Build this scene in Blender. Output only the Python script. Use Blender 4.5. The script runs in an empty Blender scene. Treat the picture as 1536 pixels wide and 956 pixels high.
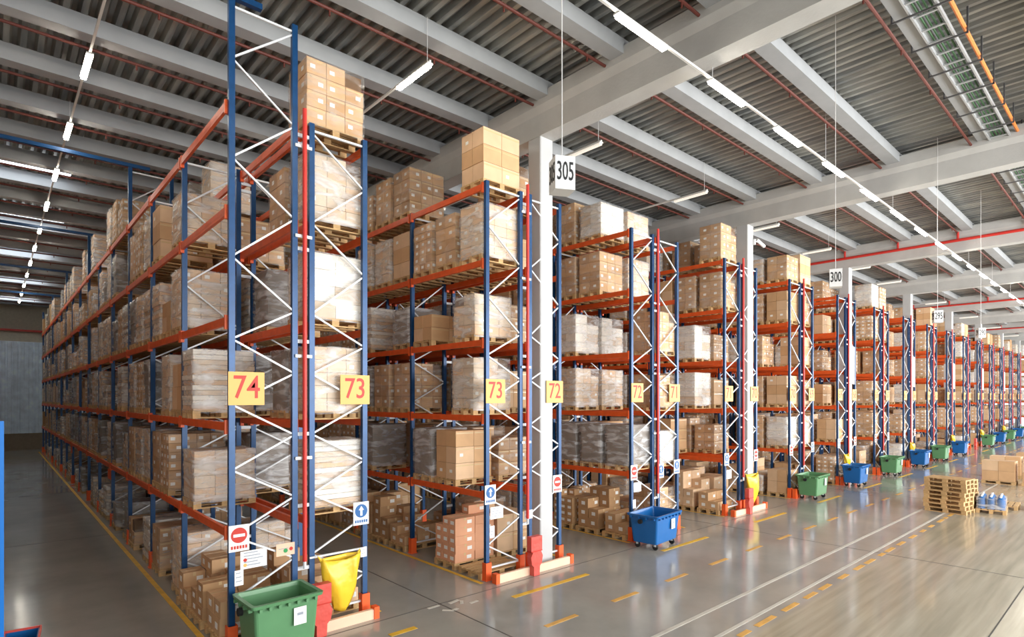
import bpy, bmesh, math, random
from mathutils import Vector
import numpy as np
random.seed(7)
scene = bpy.context.scene
COL = scene.collection
PI = math.pi

# ---------------------------------------------------------------- camera, world, lights, exposure
CAM_YAW = 0.7326
FPX, CY, CAMZ = 867.34, 597.47, 3.9
cam_d = bpy.data.cameras.new('camera'); cam = bpy.data.objects.new('camera', cam_d); COL.objects.link(cam)
cam.location = (0, 0, CAMZ); cam.rotation_euler = (PI/2, 0, -CAM_YAW)
cam_d.sensor_width = 36.0; cam_d.lens = FPX/1536*36.0
cam_d.shift_y = (CY-478)/1536; cam_d.clip_start = 0.1; cam_d.clip_end = 600
scene.camera = cam

world = bpy.data.worlds.new('world'); scene.world = world; world.use_nodes = True
wn = world.node_tree.nodes; wn['Background'].inputs[0].default_value = (0.93, 0.97, 1.0, 1)
WORLD_STRENGTH = 1.6
LAMP_STRENGTH = 40.0
wn['Background'].inputs[1].default_value = WORLD_STRENGTH

day = bpy.data.lights.new('dock_daylight', 'AREA'); day.shape = 'RECTANGLE'; day.size = 75; day.size_y = 7.5; day.energy = 11500; day.color = (1.0, 0.985, 0.96)
dayo = bpy.data.objects.new('dock_daylight', day); COL.objects.link(dayo)     # daylight through the open dock doors behind the cross aisle
dayo.location = (44, -11, 5.2); dayo.rotation_euler = (PI/2, 0, 0)
scene.view_settings.view_transform = 'Standard'
scene.view_settings.look = 'None'
scene.view_settings.exposure = 0.6
scene.view_settings.gamma = 1.0
scene.view_settings.use_curve_mapping = False
scene.cycles.use_denoising = True
scene.cycles.max_bounces = 8
scene.cycles.diffuse_bounces = 4
scene.cycles.glossy_bounces = 3
scene.cycles.transparent_max_bounces = 24
scene.cycles.caustics_reflective = False
scene.cycles.caustics_refractive = False

# ---------------------------------------------------------------- materials
def lin(c):
    return tuple(((v/255)/12.92 if v/255 <= 0.04045 else ((v/255+0.055)/1.055)**2.4) for v in c)

MATS = {}
def mat(name, rgb, rough=0.6, metal=0.0, noise=0.0, nscale=6.0, bump=0.0, bscale=20.0, rnd=0.0, emit=0.0, stretch=(1,1,1), spec=0.5):
    if name in MATS: return MATS[name]
    m = bpy.data.materials.new(name); m.use_nodes = True; nt = m.node_tree; n = nt.nodes; l = nt.links
    b = n['Principled BSDF']; c = lin(rgb)
    b.inputs['Base Color'].default_value = (*c, 1); b.inputs['Roughness'].default_value = rough; b.inputs['Metallic'].default_value = metal
    b.inputs['Specular IOR Level'].default_value = spec
    tc = n.new('ShaderNodeTexCoord'); mp = n.new('ShaderNodeMapping'); mp.inputs['Scale'].default_value = stretch
    l.new(tc.outputs['Object'], mp.inputs[0])
    if noise or rnd:
        no = n.new('ShaderNodeTexNoise'); no.inputs['Scale'].default_value = nscale; no.inputs['Detail'].default_value = 4
        l.new(mp.outputs[0], no.inputs['Vector'])
        hsv = n.new('ShaderNodeHueSaturation'); hsv.inputs['Color'].default_value = (*c, 1)
        mr = n.new('ShaderNodeMapRange'); mr.inputs['From Min'].default_value = 0.3; mr.inputs['From Max'].default_value = 0.7
        mr.inputs['To Min'].default_value = 1-noise; mr.inputs['To Max'].default_value = 1+noise
        l.new(no.outputs['Fac'], mr.inputs[0])
        if rnd:
            oi = n.new('ShaderNodeObjectInfo'); mr2 = n.new('ShaderNodeMapRange')
            mr2.inputs['To Min'].default_value = 1-rnd; mr2.inputs['To Max'].default_value = 1+rnd
            l.new(oi.outputs['Random'], mr2.inputs[0])
            mm = n.new('ShaderNodeMath'); mm.operation = 'MULTIPLY'; l.new(mr.outputs[0], mm.inputs[0]); l.new(mr2.outputs[0], mm.inputs[1])
            l.new(mm.outputs[0], hsv.inputs['Value'])
        else: l.new(mr.outputs[0], hsv.inputs['Value'])
        l.new(hsv.outputs[0], b.inputs['Base Color'])
    if bump:
        nb = n.new('ShaderNodeTexNoise'); nb.inputs['Scale'].default_value = bscale; l.new(mp.outputs[0], nb.inputs['Vector'])
        bp = n.new('ShaderNodeBump'); bp.inputs['Strength'].default_value = bump; bp.inputs['Distance'].default_value = 0.05
        l.new(nb.outputs['Fac'], bp.inputs['Height']); l.new(bp.outputs[0], b.inputs['Normal'])
    if emit:
        b.inputs['Emission Color'].default_value = (*c, 1); b.inputs['Emission Strength'].default_value = emit
    MATS[name] = m; return m

M_blue = mat('blue_steel', (20, 66, 112), 0.32, 0.2, noise=0.12, nscale=8)
M_galv = mat('galvanised_steel', (222, 226, 230), 0.4, 0.1, noise=0.08)
M_orange = mat('orange_steel', (224, 90, 34), 0.42, 0.0, noise=0.1, nscale=5)
M_footor = mat('orange_guard', (238, 96, 40), 0.5)
M_red = mat('red_pipe', (205, 52, 44), 0.4)
M_rust = mat('oxide_red_pipe', (98, 44, 34), 0.6)
M_wood = mat('pallet_wood', (196, 160, 112), 0.8, noise=0.2, nscale=14, rnd=0.12, stretch=(1, 6, 6))
M_k1 = mat('kraft_card', (202, 162, 120), 0.75, noise=0.07, nscale=3, rnd=0.1)
M_k2 = mat('kraft_card_dark', (184, 144, 102), 0.75, noise=0.07, nscale=3, rnd=0.1)
M_k3 = mat('kraft_card_light', (216, 182, 146), 0.75, noise=0.07, nscale=3, rnd=0.08)
M_pink = mat('pinkish_card', (222, 164, 128), 0.75, noise=0.05, nscale=3)
M_pale = mat('pale_card', (214, 192, 166), 0.65, noise=0.08, nscale=4, rnd=0.06)
M_white = mat('white_card', (232, 224, 212), 0.6, noise=0.06, nscale=4)
M_greybag = mat('grey_goods', (128, 116, 104), 0.6, noise=0.15, nscale=9, rnd=0.1)
M_label = mat('paper_label', (240, 240, 236), 0.6)
M_tape = mat('parcel_tape', (214, 186, 142), 0.25)
M_gap = mat('carton_gap', (112, 82, 54), 0.9)
M_concrete = mat('girder_concrete', (190, 190, 188), 0.75, noise=0.07, nscale=1.6, bump=0.1)
M_purlin = mat('purlin_concrete', (166, 169, 172), 0.7, noise=0.06, nscale=2)
M_column = mat('column_paint', (190, 191, 192), 0.6, noise=0.04, nscale=1.5)
M_yellow = mat('yellow_plate', (226, 182, 100), 0.5)
M_signred = mat('sign_red', (196, 44, 28), 0.5)
M_signwhite = mat('sign_white', (240, 240, 240), 0.5)
M_signblue = mat('sign_blue', (30, 96, 160), 0.5)
M_black = mat('sign_black', (24, 24, 26), 0.5)
M_lineY = mat('line_yellow', (226, 178, 58), 0.5, noise=0.15, nscale=5)
M_lineO = mat('line_orange', (214, 164, 84), 0.5, noise=0.15, nscale=5)
M_lineW = mat('line_white', (196, 192, 182), 0.5, noise=0.1, nscale=3)
M_tube = mat('lamp_tube', (255, 246, 228), 0.5, emit=LAMP_STRENGTH)
M_tubedim = mat('lamp_tube_dim', (255, 248, 236), 0.5, emit=0.3)
M_lampbody = mat('lamp_body', (225, 225, 222), 0.5)
M_binG = mat('green_plastic', (92, 142, 98), 0.38, noise=0.05, nscale=3)
M_binB = mat('blue_plastic', (20, 98, 166), 0.35, noise=0.05, nscale=3)
M_rubber = mat('black_rubber', (26, 26, 28), 0.7)
M_bagY = mat('yellow_bag', (240, 200, 52), 0.35, bump=0.4, bscale=5)
M_bagR = mat('red_bag', (214, 84, 74), 0.4, bump=0.4, bscale=6)
M_guard = mat('guard_timber', (238, 200, 172), 0.7, noise=0.06, nscale=3)
M_post = mat('bright_blue_post', (0, 112, 200), 0.4)
M_cable = mat('steel_cable', (215, 215, 215), 0.4)
M_green = mat('green_sheath', (54, 92, 56), 0.6, noise=0.3, nscale=20)
M_panel = mat('white_sheet', (226, 234, 240), 0.35)
M_ladder = mat('tray_zinc', (190, 192, 194), 0.4, 0.3)
M_wallbase = mat('wall_base', (140, 124, 104), 0.7, noise=0.1)
M_wallup = mat('wall_upper', (196, 188, 170), 0.7, noise=0.08)
M_shutter = mat('shutter_metal', (222, 236, 250), 0.35, 0.0, noise=0.15, nscale=2)

def film_material(name, lo, hi, tint):
    m = bpy.data.materials.new(name); m.use_nodes = True; nt = m.node_tree; n = nt.nodes; l = nt.links
    b = n['Principled BSDF']; b.inputs['Base Color'].default_value = (*lin(tint), 1); b.inputs['Roughness'].default_value = 0.22
    tc = n.new('ShaderNodeTexCoord'); mp = n.new('ShaderNodeMapping'); mp.inputs['Scale'].default_value = (1.3, 1.3, 5)
    mp.inputs['Rotation'].default_value = (0.12, 0.1, 0)
    oi = n.new('ShaderNodeObjectInfo'); vm = n.new('ShaderNodeVectorMath'); vm.operation = 'ADD'
    l.new(tc.outputs['Object'], vm.inputs[0]); l.new(oi.outputs['Location'], vm.inputs[1]); l.new(vm.outputs[0], mp.inputs[0])
    no = n.new('ShaderNodeTexNoise'); no.inputs['Scale'].default_value = 1.6; no.inputs['Detail'].default_value = 5; no.inputs['Distortion'].default_value = 0.7
    l.new(mp.outputs[0], no.inputs['Vector'])
    mr = n.new('ShaderNodeMapRange'); mr.inputs['From Min'].default_value = 0.42; mr.inputs['From Max'].default_value = 0.68
    mr.inputs['To Min'].default_value = lo; mr.inputs['To Max'].default_value = hi
    l.new(no.outputs['Fac'], mr.inputs[0]); l.new(mr.outputs[0], b.inputs['Alpha'])
    bp = n.new('ShaderNodeBump'); bp.inputs['Strength'].default_value = 0.5; bp.inputs['Distance'].default_value = 0.03
    l.new(no.outputs['Fac'], bp.inputs['Height']); l.new(bp.outputs[0], b.inputs['Normal'])
    return m
M_film = film_material('stretch_film', 0.10, 0.62, (238, 238, 240))
M_filmthin = film_material('stretch_film_thin', 0.03, 0.30, (240, 238, 234))

def floor_material():
    m = bpy.data.materials.new('polished_concrete'); m.use_nodes = True; nt = m.node_tree; n = nt.nodes; l = nt.links
    b = n['Principled BSDF']; tc = n.new('ShaderNodeTexCoord')
    n1 = n.new('ShaderNodeTexNoise'); n1.inputs['Scale'].default_value = 0.35; n1.inputs['Detail'].default_value = 8; n1.inputs['Roughness'].default_value = 0.62
    l.new(tc.outputs['Object'], n1.inputs['Vector'])
    cr = n.new('ShaderNodeValToRGB'); cr.color_ramp.elements[0].position = 0.3; cr.color_ramp.elements[1].position = 0.72
    cr.color_ramp.elements[0].color = (*lin((140, 139, 134)), 1); cr.color_ramp.elements[1].color = (*lin((170, 167, 159)), 1)
    l.new(n1.outputs['Fac'], cr.inputs[0])
    # the bay beyond the white lines is a brushed, warmer slab
    sx = n.new('ShaderNodeSeparateXYZ'); l.new(tc.outputs['Object'], sx.inputs[0])
    ms = n.new('ShaderNodeMapRange'); ms.inputs['From Min'].default_value = 4.5; ms.inputs['From Max'].default_value = 4.35; ms.inputs['To Max'].default_value = 0.8
    l.new(sx.outputs['Y'], ms.inputs[0])
    mp2 = n.new('ShaderNodeMapping'); mp2.inputs['Scale'].default_value = (0.25, 5, 1); l.new(tc.outputs['Object'], mp2.inputs[0])
    n3 = n.new('ShaderNodeTexNoise'); n3.inputs['Scale'].default_value = 1.2; n3.inputs['Detail'].default_value = 5; l.new(mp2.outputs[0], n3.inputs['Vector'])
    c3 = n.new('ShaderNodeValToRGB'); c3.color_ramp.elements[0].position = 0.35; c3.color_ramp.elements[1].position = 0.65
    c3.color_ramp.elements[0].color = (*lin((150, 142, 120)), 1); c3.color_ramp.elements[1].color = (*lin((178, 170, 148)), 1)
    l.new(n3.outputs['Fac'], c3.inputs[0])
    mx = n.new('ShaderNodeMix'); mx.data_type = 'RGBA'; l.new(ms.outputs[0], mx.inputs['Factor']); l.new(cr.outputs[0], mx.inputs['A']); l.new(c3.outputs[0], mx.inputs['B'])
    l.new(mx.outputs['Result'], b.inputs['Base Color'])
    n2 = n.new('ShaderNodeTexNoise'); n2.inputs['Scale'].default_value = 0.8; n2.inputs['Detail'].default_value = 3
    l.new(tc.outputs['Object'], n2.inputs['Vector'])
    mr = n.new('ShaderNodeMapRange'); mr.inputs['From Min'].default_value = 0.3; mr.inputs['From Max'].default_value = 0.7
    mr.inputs['To Min'].default_value = 0.09; mr.inputs['To Max'].default_value = 0.2
    l.new(n2.outputs['Fac'], mr.inputs[0]); l.new(mr.outputs[0], b.inputs['Roughness'])
    bp = n.new('ShaderNodeBump'); bp.inputs['Strength'].default_value = 0.03; bp.inputs['Distance'].default_value = 0.02
    l.new(n2.outputs['Fac'], bp.inputs['Height']); l.new(bp.outputs[0], b.inputs['Normal'])
    b.inputs['Specular IOR Level'].default_value = 0.6
    return m
M_floor = floor_material()

def deck_material():
    m = bpy.data.materials.new('roof_deck_steel'); m.use_nodes = True; nt = m.node_tree; n = nt.nodes; l = nt.links
    b = n['Principled BSDF']; b.inputs['Metallic'].default_value = 0.55; b.inputs['Roughness'].default_value = 0.38
    tc = n.new('ShaderNodeTexCoord'); mp = n.new('ShaderNodeMapping'); mp.inputs['Scale'].default_value = (6, 0.5, 1)
    l.new(tc.outputs['Object'], mp.inputs[0])
    no = n.new('ShaderNodeTexNoise'); no.inputs['Scale'].default_value = 1.0; no.inputs['Detail'].default_value = 5
    l.new(mp.outputs[0], no.inputs['Vector'])
    cr = n.new('ShaderNodeValToRGB'); cr.color_ramp.elements[0].position = 0.35; cr.color_ramp.elements[1].position = 0.7
    cr.color_ramp.elements[0].color = (*lin((120, 122, 122)), 1); cr.color_ramp.elements[1].color = (*lin((176, 174, 166)), 1)
    l.new(no.outputs['Fac'], cr.inputs[0]); l.new(cr.outputs[0], b.inputs['Base Color'])
    return m
M_deck = deck_material()

# ---------------------------------------------------------------- mesh collector
class MB:
    def __init__(s): s.v = []; s.f = []; s.m = []
    def box(s, x0, x1, y0, y1, z0, z1, mi=0):
        b = len(s.v)
        s.v += [(x0,y0,z0),(x1,y0,z0),(x1,y1,z0),(x0,y1,z0),(x0,y0,z1),(x1,y0,z1),(x1,y1,z1),(x0,y1,z1)]
        for q in ((0,3,2,1),(4,5,6,7),(0,1,5,4),(1,2,6,5),(2,3,7,6),(3,0,4,7)): s.f.append(tuple(b+i for i in q)); s.m.append(mi)
        return s
    def bar(s, p, q, w, h=None, mi=0):
        h = h or w; p = Vector(p); q = Vector(q); d = (q-p).normalized()
        u = d.cross(Vector((0,0,1)));
        if u.length < 1e-3: u = Vector((1,0,0))
        u.normalize(); t = d.cross(u).normalized(); b = len(s.v)
        for c in (p, q):
            for a, e in ((-1,-1),(1,-1),(1,1),(-1,1)): s.v.append(tuple(c+u*(a*w/2)+t*(e*h/2)))
        for qd in ((0,1,2,3),(7,6,5,4),(0,4,5,1),(1,5,6,2),(2,6,7,3),(3,7,4,0)): s.f.append(tuple(b+i for i in qd)); s.m.append(mi)
        return s
    def tube(s, p, q, r, n=10, mi=0, r2=None):
        r2 = r if r2 is None else r2
        p = Vector(p); q = Vector(q); d = (q-p).normalized(); u = d.cross(Vector((0,0,1)))
        if u.length < 1e-3: u = Vector((1,0,0))
        u.normalize(); t = d.cross(u).normalized(); b = len(s.v)
        for c, rr in ((p, r), (q, r2)):
            for i in range(n):
                a = 2*PI*i/n; s.v.append(tuple(c+u*(rr*math.cos(a))+t*(rr*math.sin(a))))
        for i in range(n):
            j = (i+1) % n; s.f.append((b+i, b+j, b+n+j, b+n+i)); s.m.append(mi)
        s.f.append(tuple(b+i for i in range(n))[::-1]); s.m.append(mi)
        s.f.append(tuple(b+n+i for i in range(n))); s.m.append(mi)
        return s
    def prism(s, pts, axis, a, b_, mi=0):      # pts in the plane normal to axis (x -> (y,z), y -> (x,z))
        b = len(s.v); n = len(pts)
        for k in (a, b_):
            for (p, q) in pts: s.v.append((k,p,q) if axis == 'x' else ((p,k,q) if axis == 'y' else (p,q,k)))
        for i in range(n):
            j = (i+1) % n; s.f.append((b+i,b+j,b+n+j,b+n+i)); s.m.append(mi)
        s.f.append(tuple(b+i for i in range(n))[::-1]); s.m.append(mi); s.f.append(tuple(b+n+i for i in range(n))); s.m.append(mi)
        return s
    def mesh(s, name, mats):
        me = bpy.data.meshes.new(name); me.from_pydata(s.v, [], s.f)
        mats = mats if isinstance(mats, (list, tuple)) else [mats]
        for m in mats: me.materials.append(m)
        if len(mats) > 1: me.polygons.foreach_set('material_index', s.m)
        bm = bmesh.new(); bm.from_mesh(me); bmesh.ops.recalc_face_normals(bm, faces=bm.faces); bm.to_mesh(me); bm.free()
        me.update(); return me
    def build(s, name, mats, parent=None, loc=None, smooth=False):
        me = s.mesh(name, mats)
        if smooth: me.polygons.foreach_set('use_smooth', [True]*len(me.polygons))
        return link(name, me, parent, loc)

def link(name, data, parent=None, loc=None):
    o = bpy.data.objects.new(name, data); COL.objects.link(o)
    if parent is not None: o.parent = parent
    if loc is not None: o.location = loc
    return o
def tag(o, label, cat, group=None):
    o['label'] = label; o['category'] = cat
    if group: o['group'] = group
    return o
def thing(name, label, cat, loc=(0,0,0), rz=0, group=None):
    o = bpy.data.objects.new(name, None); COL.objects.link(o); o.empty_display_size = 0.2
    o.location = loc; o.rotation_euler = (0,0,rz); return tag(o, label, cat, group)
def struct(o): o['kind'] = 'structure'; return o

def text_mesh(s, size, xscale=1.0):
    cu = bpy.data.curves.new('txt', 'FONT'); cu.body = s; cu.size = size; cu.align_x = 'CENTER'; cu.align_y = 'CENTER'
    cu.extrude = 0.002; cu.resolution_u = 3; cu.offset = 0.0028*size/0.5
    o = bpy.data.objects.new('txt', cu); COL.objects.link(o)
    dg = bpy.context.evaluated_depsgraph_get(); dg.update()
    me = bpy.data.meshes.new_from_object(o.evaluated_get(dg)); bpy.data.objects.remove(o)
    bpy.data.curves.remove(cu)
    for v in me.vertices: v.co.x *= xscale
    return me
def text_obj(name, s, size, material, parent, loc, rot, xscale=1.0):
    me = text_mesh(s, size, xscale); me.materials.clear(); me.materials.append(material)
    o = link(name, me, parent, loc); o.rotation_euler = rot; return o

ORD = ['first','second','third','fourth','fifth','sixth','seventh','eighth','ninth','tenth','eleventh','twelfth','thirteenth','fourteenth','fifteenth','sixteenth','seventeenth','eighteenth','nineteenth','twentieth']

# ---------------------------------------------------------------- layout numbers
X0, P, D, G, Y0, B = 2.76, 5.12, 0.98, 0.29, 9.56, 2.94
LV = [1.82, 3.46, 5.09, 6.80, 8.43]
BH = 0.13
H1, H2 = 8.56, 10.1
NROW = 17
def rowx(k): return X0 + P*k

# ---------------------------------------------------------------- setting
f = MB().box(-14, 125, -12, 58, -0.25, 0); struct(f.build('floor', M_floor))
# expansion joints cut in the slab
jm = MB()
M_joint = mat('joint', (78, 76, 72), 0.6)
for x in (6.3, 16.6, 26.8, 37.1, 47.3): jm.box(x, x+0.02, -12, 58, 0, 0.003)
for y in (9.05, 1.8, 20.0, 30, 40): jm.box(-14, 120, y, y+0.02, 0, 0.003)
struct(jm.build('trim_1', M_joint)); bpy.data.objects['trim_1'].name = 'floor_joints'
# far wall at the end of the left aisle
WY = 57.0
w = MB().box(-14, 125, WY, WY+0.3, 0, 11.4); struct(w.build('wall_back', M_wallup))
bb = MB().box(-14, 125, WY-0.06, WY-0.002, 0, 1.25); struct(bb.build('baseboard_back', M_wallbase))
sh = MB()
x = -6.0
while x < 20:
    sh.prism([(x, WY-0.05), (x+0.06, WY-0.14), (x+0.24, WY-0.14), (x+0.3, WY-0.05)], 'z', 1.25, 8.1)
    x += 0.36 if int((x+6)/0.36) % 4 else 0.5
sh.box(-6.2, 20.2, WY-0.06, WY-0.003, 1.25, 8.15)
struct(sh.build('wall_cladding', M_shutter)); 
struct(MB().box(-14, 125, WY-0.2, WY-0.003, 8.9, 9.05).build('trim_2', M_red))
wl = MB().box(-14.3, -14, -12, WY+0.3, 0, 11.4); struct(wl.build('wall_left', M_wallup))

# roof deck: trapezoid corrugation running along Y
ZD = 11.15
dk = MB(); prof = []; x = -14.0; pitch = 0.27
while x < 124:
    prof += [(x, ZD+0.11), (x+0.075, ZD+0.11), (x+0.125, ZD), (x+0.22, ZD)]; x += pitch
SKY = []
b0 = len(dk.v)
for y in (-9.0, 58.0):
    for (px, pz) in prof: dk.v.append((px, y, pz))
n = len(prof)
for i in range(n-1): dk.f.append((i, i+1, n+i+1, n+i)); dk.m.append(0)
ceiling = struct(dk.build('ceiling', M_deck))
struct(MB().box(-14, 124, -9, 58, ZD+0.16, ZD+0.3).build('roof_slab', mat('roof_membrane', (90, 90, 90), 0.8)))
# purlins along X
yk = []
y = 9.2 - 2.12*8
while y < WY-0.5: yk.append(y); y += 2.12
for i, y in enumerate(yk):
    struct(MB().prism([(y, ZD-0.38), (y+0.33, ZD-0.38), (y+0.33, ZD-0.13), (y+0.26, ZD-0.13), (y+0.26, ZD+0.005), (y+0.08, ZD+0.005), (y+0.08, ZD-0.13), (y, ZD-0.13)], 'x', -14, 124).build('roof_purlin', M_purlin))
    # fixing clips
gx = [rowx(1)+1.81 + 2*P*m - (0.2 if m >= 2 else 0.0) for m in range(-2, 11)]
for i, x in enumerate(gx):
    g = MB().prism([(x-0.23, 10.0), (x+0.23, 10.0), (x+0.23, 10.5), (x+0.33, 10.64), (x+0.33, 10.93), (x-0.33, 10.93), (x-0.33, 10.64), (x-0.23, 10.5)], 'y', -9, WY)
    struct(g.build('roof_girder', M_concrete))
    c = MB(); YC = Y0+0.2
    for yy in (YC, YC+24.0):
        c = MB(); ch = 0.02
        pts = [(x-0.21+ch,yy-0.21),(x+0.21-ch,yy-0.21),(x+0.21,yy-0.21+ch),(x+0.21,yy+0.21-ch),(x+0.21-ch,yy+0.21),(x-0.21+ch,yy+0.21),(x-0.21,yy+0.21-ch),(x-0.21,yy-0.21+ch)]
        c.prism(pts, 'z', 0, 10.0)
        if x > 0: struct(c.build('column', M_column))
# skylight strips in the roof far down the left aisle
M_sky = mat('skylight_sheet', (232, 240, 248), 0.5, emit=4.5)
for (xa, xb, ya, yb) in ((-1.2, 1.9, 22.9, 23.7), (-1.5, 2.2, 29.3, 30.1), (-1.5, 2.2, 35.8, 36.6), (-1.5, 2.4, 44.3, 45.1), (-1.8, 2.4, 52.8, 54.0), (9.6+0.9, 9.6+3.4, 21.0, 21.8)):
    struct(MB().box(xa, xb, ya, yb, ZD-0.03, ZD-0.005).build('window_1', M_sky))

# floor markings (painted on the floor: structure)
ln = MB()
for k in range(NROW):
    for s_ in (0, 1):
        xx = rowx(k) - 0.27 if s_ == 0 else rowx(k)+2*D+G+0.2
        ln.box(xx, xx+0.09, Y0-0.1, 54 if k == 0 else Y0+16, 0, 0.004)
struct(ln.build('floor_marking_yellow', M_lineY))
dl = MB()
for k in range(1, NROW): dl.box(rowx(k)-0.3, rowx(k)+1.93, 8.34, 8.46, 0, 0.004)
dl.box(rowx(0)+2.1, rowx(0)+2.6, 8.34, 8.46, 0, 0.004)
struct(dl.build('floor_marking_dash', M_lineY))
do = MB(); x = 5.2
while x < 100: do.box(x, x+0.8, 6.9, 7.0, 0, 0.004); x += 1.82
struct(do.build('floor_marking_short_dash', M_lineO))
dw = MB(); dw.box(5, 120, 5.42, 5.5, 0, 0.004)
dw.box(5, 120, 4.74, 4.81, 0, 0.004)
struct(dw.build('floor_marking_white', M_lineW))
do2 = MB(); x = 6.0
rr = random.Random(3)
while x < 24: 
    l_ = rr.uniform(0.25, 0.7); do2.box(x, x+l_, 4.50, 4.60, 0, 0.004); x += l_+rr.uniform(0.15, 0.6)
struct(do2.build('floor_marking_orange', M_lineO))
# worn white letters on the floor before the second row
fm = MB()
for (xa, ya, xb, yb) in ((6.0,9.0,6.25,9.0),(6.15,8.75,6.3,8.6),(6.45,8.95,6.7,9.0),(6.62,8.78,6.72,8.92),(6.75,8.7,6.95,8.72),(6.3,8.62,6.42,8.64)):
    fm.bar((xa,ya,0.003), (xb,yb,0.003), 0.07, 0.004)
struct(fm.build('floor_marking_letters', M_lineW))

# ---------------------------------------------------------------- sprinkler piping
sp = thing('sprinkler_piping', 'dark red sprinkler pipes hung below the roof purlins with red main along a girder', 'pipe')
for y in yk:
    yy = y+0.47
    if yy < 1 or yy > 56: continue
    m = MB().tube((-12, yy, 10.72), (120, yy, 10.72), 0.031, 8)
    for q in range(0, 60): 
        xx = -11+q*2.2
        m.tube((xx, yy, 10.6), (xx, yy, 10.72), 0.018, 6)
    m.build('branch_pipe', M_rust, sp)
for gi in (2, 4, 6):
    xg = gx[gi+1]-0.40
    if gi == 2: xg = gx[4]-0.42
    elif gi == 4: xg = gx[6]-0.42
    else: xg = gx[8]-0.42
    MB().tube((xg, 1.0, 10.4), (xg, 40, 10.4), 0.06, 10).build('main_pipe', M_red, sp)
    for y in yk:
        if 1 < y < 39: MB().tube((xg, y+0.46, 10.4), (xg, y+0.46, 10.74), 0.045, 8).build('riser', M_red, sp)

# cable tray under the roof on the right
tr = thing('cable_tray', 'long ladder cable tray with green cables and orange conduit under the roof', 'cable tray')
m = MB()
m.box(-2, 110, 2.50, 2.53, 10.70, 10.78); m.box(-2, 110, 2.90, 2.93, 10.70, 10.78)
x = -2
while x < 110: m.box(x, x+0.04, 2.53, 2.90, 10.71, 10.735); x += 0.55
m.build('tray_ladder', M_ladder, tr)
m = MB(); 
for i in range(4): m.tube((-2, 2.60+0.075*i, 10.765), (110, 2.60+0.075*i, 10.765), 0.018, 6)
m.build('cable', M_green, tr)
MB().tube((-2, 2.36, 10.78), (110, 2.36, 10.78), 0.036, 8).build('conduit', mat('orange_conduit', (226, 132, 62), 0.5), tr)
brk = MB().box(0, 0.03, 2.30, 3.20, 10.66, 10.69).box(0, 0.03, 2.3, 2.33, 10.66, 11.145).box(0, 0.03, 3.17, 3.20, 10.66, 11.145).mesh('bracket', mat('dark_bracket', (90, 90, 92), 0.5))
x = 3
while x < 105: link('bracket', brk, tr, (x, 0, 0)); x += 1.3

# ---------------------------------------------------------------- lamps
def lamp_line(name, label, p0, axis, pitch, count, length, cat='lamp', group=None, tube=None, tail=0.0):
    """one trunking rail with its lamps as parts; it hangs from thin wires"""
    t = thing(name, label, cat, p0, 0, group)
    L = pitch*(count-1)+length+tail
    def ax(a, b, w, z0, z1, m, mi=0):
        if axis == 'x': m.box(a, b, -w/2, w/2, z0, z1, mi)
        else: m.box(-w/2, w/2, a, b, z0, z1, mi)
    m = MB(); ax(0, L, 0.04, 0.03, 0.07, m); m.build('rail', M_lampbody, t)
    for i in range(count):
        a = i*pitch
        m = MB(); ax(a, a+length, 0.12, 0.0, 0.03, m); h = m.build('lamp_housing', M_lampbody, t)
        m = MB(); ax(a+0.02, a+length-0.02, 0.085, -0.045, 0.0, m); m.build('light_tube', tube or M_tube, t)
    zt = (ZD-0.38) - p0[2]
    if zt > 0.1:
        i = 0
        while i*2*pitch < L:
            a = i*2*pitch + 0.1
            q = (a, 0) if axis == 'x' else (0, a)
            MB().tube((q[0], q[1], 0.08), (q[0], q[1], zt+0.3), 0.006, 5).build('wire', M_cable, t); i += 1
    return t
lamp_line('strip_light', 'long row of bright strip lamps on a white rail above the main cross aisle', (7.03-2.74*3, 5.45, 9.72), 'x', 2.74, 42, 1.3)
lamp_line('strip_light', 'row of strip lamps running down the dark leftmost aisle to the far wall', (1.4, 2.4, 10.5), 'y', 3.75, 14, 1.1)
for j, xx in enumerate([6.09 + 5.0*i for i in range(15)]):
    if j == 0: lab = 'strip lamp on a thin rail above the aisle between the signs seventy-three'
    else: lab = 'strip lamp on a thin rail over the narrow aisle right of the %s rack row' % ORD[j]
    lamp_line('strip_light', lab, (xx, 9.05, 10.15), 'y', 6.6, 5 if j < 3 else 3, 1.15, tube=M_tube if j == 0 else M_tubedim)

# ---------------------------------------------------------------- racks
def post_mesh(H):
    m = MB(); a = 0.05
    # C section post with slots suggested by a recessed web
    m.box(-a, a, -0.035, -0.030, 0, H); m.box(-a, -a+0.012, -0.03, 0.05, 0, H); m.box(a-0.012, a, -0.03, 0.05, 0, H)
    m.box(-0.02, 0.02, -0.045, -0.035, 0, H)
    return m
def add_post(m, x, y, H):
    m.box(x-0.045, x+0.045, y-0.035, y-0.025, 0.01, H); m.box(x-0.045, x-0.035, y-0.025, y+0.045, 0.01, H); m.box(x+0.035, x+0.045, y-0.025, y+0.045, 0.01, H)
POSTS = {}
for H in (H1, H2):
    q = MB(); add_post(q, 0, 0, H)
    nh = int(H/0.12)
    POSTS[H] = q.mesh('post', M_blue)
def brace_mesh(H, flip=False):
    m = MB(); xa, xb = 0.0, D
    m.bar((xa,0,0.25),(xb,0,0.25),0.035); m.bar((xa,0,H-0.12),(xb,0,H-0.12),0.035)
    z = 0.23; side = flip; nodes = [(xb if side else xa, z)]
    while z < H-0.3:
        z += 0.51 if z < 5.2 else 0.77
        if z > H-0.1: break
        side = not side; nodes.append((xb if side else xa, z))
    for (x1,z1),(x2,z2) in zip(nodes, nodes[1:]): m.bar((x1,0.0,z1),(x2,0.0,z2),0.032,0.028)
    return m.mesh('upright_frame', M_galv)
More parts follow.
